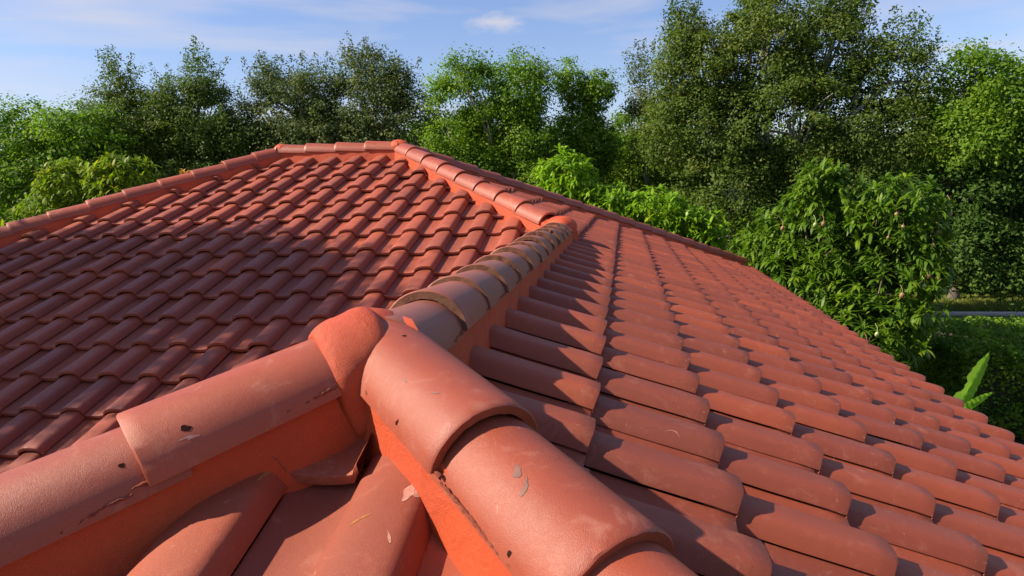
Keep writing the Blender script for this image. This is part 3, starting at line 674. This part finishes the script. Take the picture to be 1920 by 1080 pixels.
tree('oak_tree', 'huge spreading olive oak towering over the right half', (4.9, 23.5), [(2.2, 22, 3.2, 1.35, 1.6, 1.5), (4.2, 22, 3.7, 1.7, 1.7, 1.6), (5.9, 22.2, 3.5, 1.4, 1.6, 1.5), (7.6, 22, 2.7, 1.35, 1.6, 1.35), (2.4, 22, 1.5, 1.9, 1.8, 1.5), (4.7, 21.6, 1.7, 2.2, 1.8, 1.7), (7.0, 21.8, 1.2, 1.7, 1.8, 1.4), (3.2, 21.6, -.4, 2.0, 1.7, 1.4), (5.8, 21.6, -.3, 2.1, 1.7, 1.4), (3.0, 21.8, -2.0, 1.8, 1.5, 1.2), (6.2, 4.6, 5.2, .01, .01, .01), (1.9, 22, 3.9, .5, .7, 1.1), (8.1, 22, 3.5, .5, .7, .8)][:10]+[(1.85, 22, 4.2, .5, .6, .9), (6.2, 22, 4.7, .6, .7, .9), (3.9, 22, 4.9, .8, .8, .7)], 'olive', 2300, 84, .22, .10, .5, .28, 'palebark', 107, sprigs=120, forks=6, split=.42)
tree('broadleaf_tree', 'bright green tree at the right edge beside the big oak', (8.7, 22.5), [(9.2, 21, 2.3, 1.05, 1.2, 1.3), (10.4, 21, 1.7, 1.2, 1.3, 1.3), (9.4, 21, .9, 1.3, 1.3, 1.2), (11.0, 21.2, .6, 1.5, 1.3, 1.3), (12.2, 21, 1.0, 1.5, 1.4, 1.6)], 'green', 850, 78, .23, .11, .5, .15, 'bark', 108)
tree('shade_tree', 'shaded tree with crooked leaning trunk at the right above the lawn', (11.8, 27), [(11.0, 26.5, 1.0, 1.8, 1.3, 1.6), (12.8, 26.5, 1.2, 1.9, 1.3, 1.8), (11.3, 26.5, -.9, 1.8, 1.2, .9), (14.0, 26.5, -.3, 1.8, 1.3, 1.6)], 'dark', 420, 75, .26, .12, .5, .16, 'bark', 109, split=.3)
tree('shade_tree', 'bushy tree with shade painted into its dark leaves, under the bright one at the right edge, above the lawn', (13.6, 22.5), [(9.3, 20.8, -.5, 1.3, 1.0, 1.1), (10.9, 20.8, -.4, 1.5, 1.0, 1.1), (9.5, 20.8, -1.9, 1.3, 1.0, 1.0), (11.2, 20.8, -1.7, 1.4, 1.0, 1.0), (10.3, 20.9, -2.8, 1.2, .8, .6), (12.6, 20.8, -.9, 1.2, 1, 1.3)], 'dark', 700, 75, .24, .12, .5, .15, 'bark', 119, split=.3)  # dark leaf colour stands in for the shade of the big tree on low foliage
for i, (x, y, w_, top, lab) in enumerate([(-25, 30, 4, 3.9, 'dark tree in the back row behind the far left green tree'), (-19, 31, 4, 3.7, 'dark tree in the back row behind the spired oak'), (-13.2, 31, 3.9, 3.5, 'dark tree in the back row in the gap between two oaks'), (-7.4, 31, 3.7, 3.2, 'dark tree in the back row right of the grey-green oak'), (-2.6, 31, 3.6, 2.7, 'dark tree in the back row behind the pale-limbed tree'),
                                      (3.4, 31, 3.6, 2.6, 'dark tree in the back row behind the big oak, left part'), (8.8, 30, 3.6, 2.2, 'dark tree in the back row behind the big oak, right part'), (14.6, 30, 3.8, 3.0, 'dark tree in the back row at the right edge')]):
    h_ = (top+4.2)/2
    tree('shade_tree', lab, (x, y+1), [(x-w_*.45, y, top-1.6, w_*.55, 1.6, 1.7), (x+w_*.45, y, top-1.9, w_*.55, 1.6, 1.6), (x, y, top-1.5, w_*.6, 1.5, 1.6), (x-w_*.4, y, -1.4, w_*.6, 1.6, 1.8), (x+w_*.4, y, -1.4, w_*.6, 1.6, 1.8), (x, y, -2.9, w_*.75, 1.6, 1.3)], 'dark', 950, 66, .34, .17, .45, .17, 'bark', 200+i, gap=-.9, forks=2, group='dark trees in the back row')
# tall tree west of the house, out of frame: its crown throws the dappled shade on the left slope
tree('shade_tree', 'tall tree standing left of the house that dapples the left roof slope', (-13.5, 2.9), [(-9.9, 3.0, 4.1, 1.4, 1.35, 1.4), (-10.6, 2.1, 3.2, 1.3, 1.1, 1.2), (-11.7, 2.6, 5.5, 1.4, 1.2, 1.2), (-9.2, 3.5, 2.5, 1.2, 1.15, .9), (-12.6, 2.9, 4.1, 1.5, 1.4, 1.4)], 'dark', 640, 60, .20, .13, .5, .2, 'bark', 300, gap=-.28, group='trees left of the house')

mango_tree('mango tree with deep green drooping leaves and hanging fruit, right of the roof', (4.0, 13.6), [(2.75, 13.7, -1.3, .75, .8, .8), (3.6, 13.2, -.5, .75, .8, .75), (4.5, 12.6, -.75, .75, .8, .75), (3.4, 13.0, -1.7, 1.1, .9, 1.0), (4.4, 12.3, -1.9, .85, .8, .9), (3.9, 12.0, -2.7, .9, .8, .8), (3.5, 13.1, .0, .35, .4, .3), (4.9, 12.3, -1.3, .45, .5, .7)], 'mleaf', 1900, 401, .23,
    fruits=[(5.12, 11.75, -.47, 0), (5.17, 11.8, -.62, 0), (4.40, 11.6, -.80, 0), (4.29, 11.6, -.60, 0), (4.78, 11.5, -1.58, 0), (4.92, 11.5, -1.61, 0), (4.72, 11.5, -1.74, 1), (3.3, 12.0, -.75, 0), (3.17, 12.0, -.76, 1), (2.8, 12.7, -.86, 0), (5.0, 11.8, -.9, 0), (4.29, 11.2, -1.84, 0), (3.85, 10.9, -2.4, 1), (4.85, 11.6, -1.1, 0), (4.22, 11.7, -.97, 0), (3.7, 10.9, -2.55, 0)], flush=[])
mango_tree('yellow-green mango tree behind the back hip of the roof', (-.2, 16), [(-1.3, 15.2, -.02, .72, .7, .78), (-.4, 15.1, -.65, .8, .8, .7), (.55, 15, -.75, .8, .8, .7), (1.4, 15, -1.1, .7, .8, .6), (-.2, 15.1, -1.5, 1.6, .9, .8), (-1.9, 15.3, -.7, .5, .6, .7)], 'yleaf', 2200, 402, .23)
mango_tree('pale mango tree with orange new shoots behind the left hip', (-11.8, 14.6), [(-12.5, 14, .25, .7, .7, .6), (-11.1, 14, .3, .85, .7, .65), (-10.1, 14, -.25, .6, .7, .5), (-13.3, 14, -.7, .8, .8, .7), (-11.8, 14, -.8, 1.5, .9, .9)], 'pleaf', 1500, 403, .22,
    flush=[(-9.62, 14, .45)])

# hedges
def hedge(label, x0, x1, y0, y1, h, n_, seed, mat='hedge', size=.07):
    rg = np.random.default_rng(seed); t = empty('hedge', ((x0+x1)/2, (y0+y1)/2, 0), label, 'hedge', 'hedges right of the house')
    k = rg.random(n_); P = np.empty((n_, 3)); P[:, 0] = rg.uniform(x0, x1, n_); P[:, 1] = rg.uniform(y0, y1, n_); P[:, 2] = h-rg.exponential(.12, n_)
    fr = k < .35; P[fr, 1] = y0+rg.exponential(.12, fr.sum()); P[fr, 2] = rg.uniform(.05, h, fr.sum())
    sd_ = (k >= .35) & (k < .45); P[sd_, 0] = x0+rg.exponential(.12, sd_.sum()); P[sd_, 2] = rg.uniform(.05, h, sd_.sum())
    b_ = nz3(P*np.array((1, 1, .6)), 2.2, seed)*.16+nz3(P, 6, seed+1)*.06; P[:, 2] += b_; P[fr, 1] += b_[fr]
    V, F = leaf_quads(P, size, .6, rg, .5); mesh_obj('foliage', V, F, M[mat], t, tv=np.clip(rg.random(n_)*.6+.3+.4*nz3(P, 3, seed+5), 0, 1), tvdom='FACE', smooth=False)
    mb = MB(); mb.box((x0+.2, y0+.25, -.02), (x1-.2, y1-.2, h-.45)); mesh_obj('stems', mb.V, mb.F, M['soil'], t, smooth=False)
hedge('thick clipped hedge with sunlit small leaves, in front of the path', 5.6, 17, 12.2, 15.2, 1.60, 95000, 501)
hedge('low dark hedge under the trees beyond the lawn strip', 7, 24, 28.0, 29.5, 1.3, 30000, 502, 'dark', .12)
# lawn blades near the path
rg = np.random.default_rng(9); n_ = 26000; P = np.c_[rg.uniform(7, 22, n_), rg.uniform(24.6, 27.8, n_), rg.uniform(.03, .09, n_)]
V, F = leaf_quads(P, .12, .18, rg, 0); o = mesh_obj('grass', V, F, M['grass'], tv=np.clip(rg.random(n_)*.6+.4*nz3(P, .8, 3)+.2, 0, 1), tvdom='FACE', smooth=False); o['kind'] = 'stuff'; o['label'] = 'short sunlit grass strip beyond the path'; o['category'] = 'grass'

# banana plant beside the right eave
def banana():
    rg = np.random.default_rng(3); bx, by = 3.25, 6.2
    t = empty('banana_plant', (bx, by, 0), 'banana plant with torn bright green leaves showing over the right eave', 'banana plant')
    V, F = tube([(bx, by, 0), (bx+.02, by, .8), (bx, by, 1.7)], [.11, .09, .06], 10); mesh_obj('stem', V, F, M['banana'], t, tv=np.full(len(V), .3))
    def leaf(p0, p1, wid, bow, cut=None, roll=0):
        p0, p1 = np.array(p0, float), np.array(p1, float); D = p1-p0; Ln = np.linalg.norm(D); D /= Ln
        S = np.cross(D, (0.05, 1, .25)); S /= np.linalg.norm(S); Nn = np.cross(S, D); ns, nw = 26, 11; V = []
        for i in range(ns):
            s = i/(ns-1); c = p0+D*Ln*s-np.array((0, 0, 1))*bow*s*s; wl = wid*math.sin(math.pi*min(1, .12+s*.90))**.55
            for j in range(nw):
                q = -1+2*j/(nw-1); k = wl
                if cut and q > 0: k = wl*cut(s)
                V.append(c+S*q*k*.5+Nn*(abs(q)*.10*wl+.008*math.sin(s*90+q*2)))
        V = np.array(V); V[:, 2] += Z0; F = grid_faces(ns, nw); mesh_obj('leaf', V, F, M['banana'], t, tv=np.full(len(V), rg.random()))
    leaf((2.68, 6.1, -2.15), (3.03, 6.2, -1.47), .15, .0, cut=lambda s: .95 if s < .45 else (.45 if s < .62 else (.85 if s < .9 else .6)))
    leaf((2.68, 6.05, -2.02), (3.04, 6.12, -1.80), .085, .0)
    for a in (0.5, 1.6, 2.6, 3.9, 5.2):
        leaf((bx+.05*math.cos(a), by+.05*math.sin(a), 1.6-Z0), (bx+.8*math.cos(a)*.7+.15, by+.9*math.sin(a), 2.1-Z0), .3, .35)
banana()

# neighbouring house glimpsed through the trees on the right
nb = empty('neighbour_house', (17, 38, 0), 'pale house glimpsed through the trees at the right edge', 'house')
mb = MB(); mb.box((10, 36, 0), (24, 44, 3.0)); mesh_obj('wall', mb.V, mb.F, M['stucco'], nb, smooth=False)
mb = MB(); mb.add([(9.4, 35.4, 3.0), (24.6, 35.4, 3.0), (24.6, 44.6, 3.0), (9.4, 44.6, 3.0), (13.5, 40, 4.8), (20.5, 40, 4.8)], [(0, 1, 5, 4), (1, 2, 5), (2, 3, 4, 5), (3, 0, 4), (3, 2, 1, 0)]); mesh_obj('roof', mb.V, mb.F, M['tile'], nb, smooth=False)
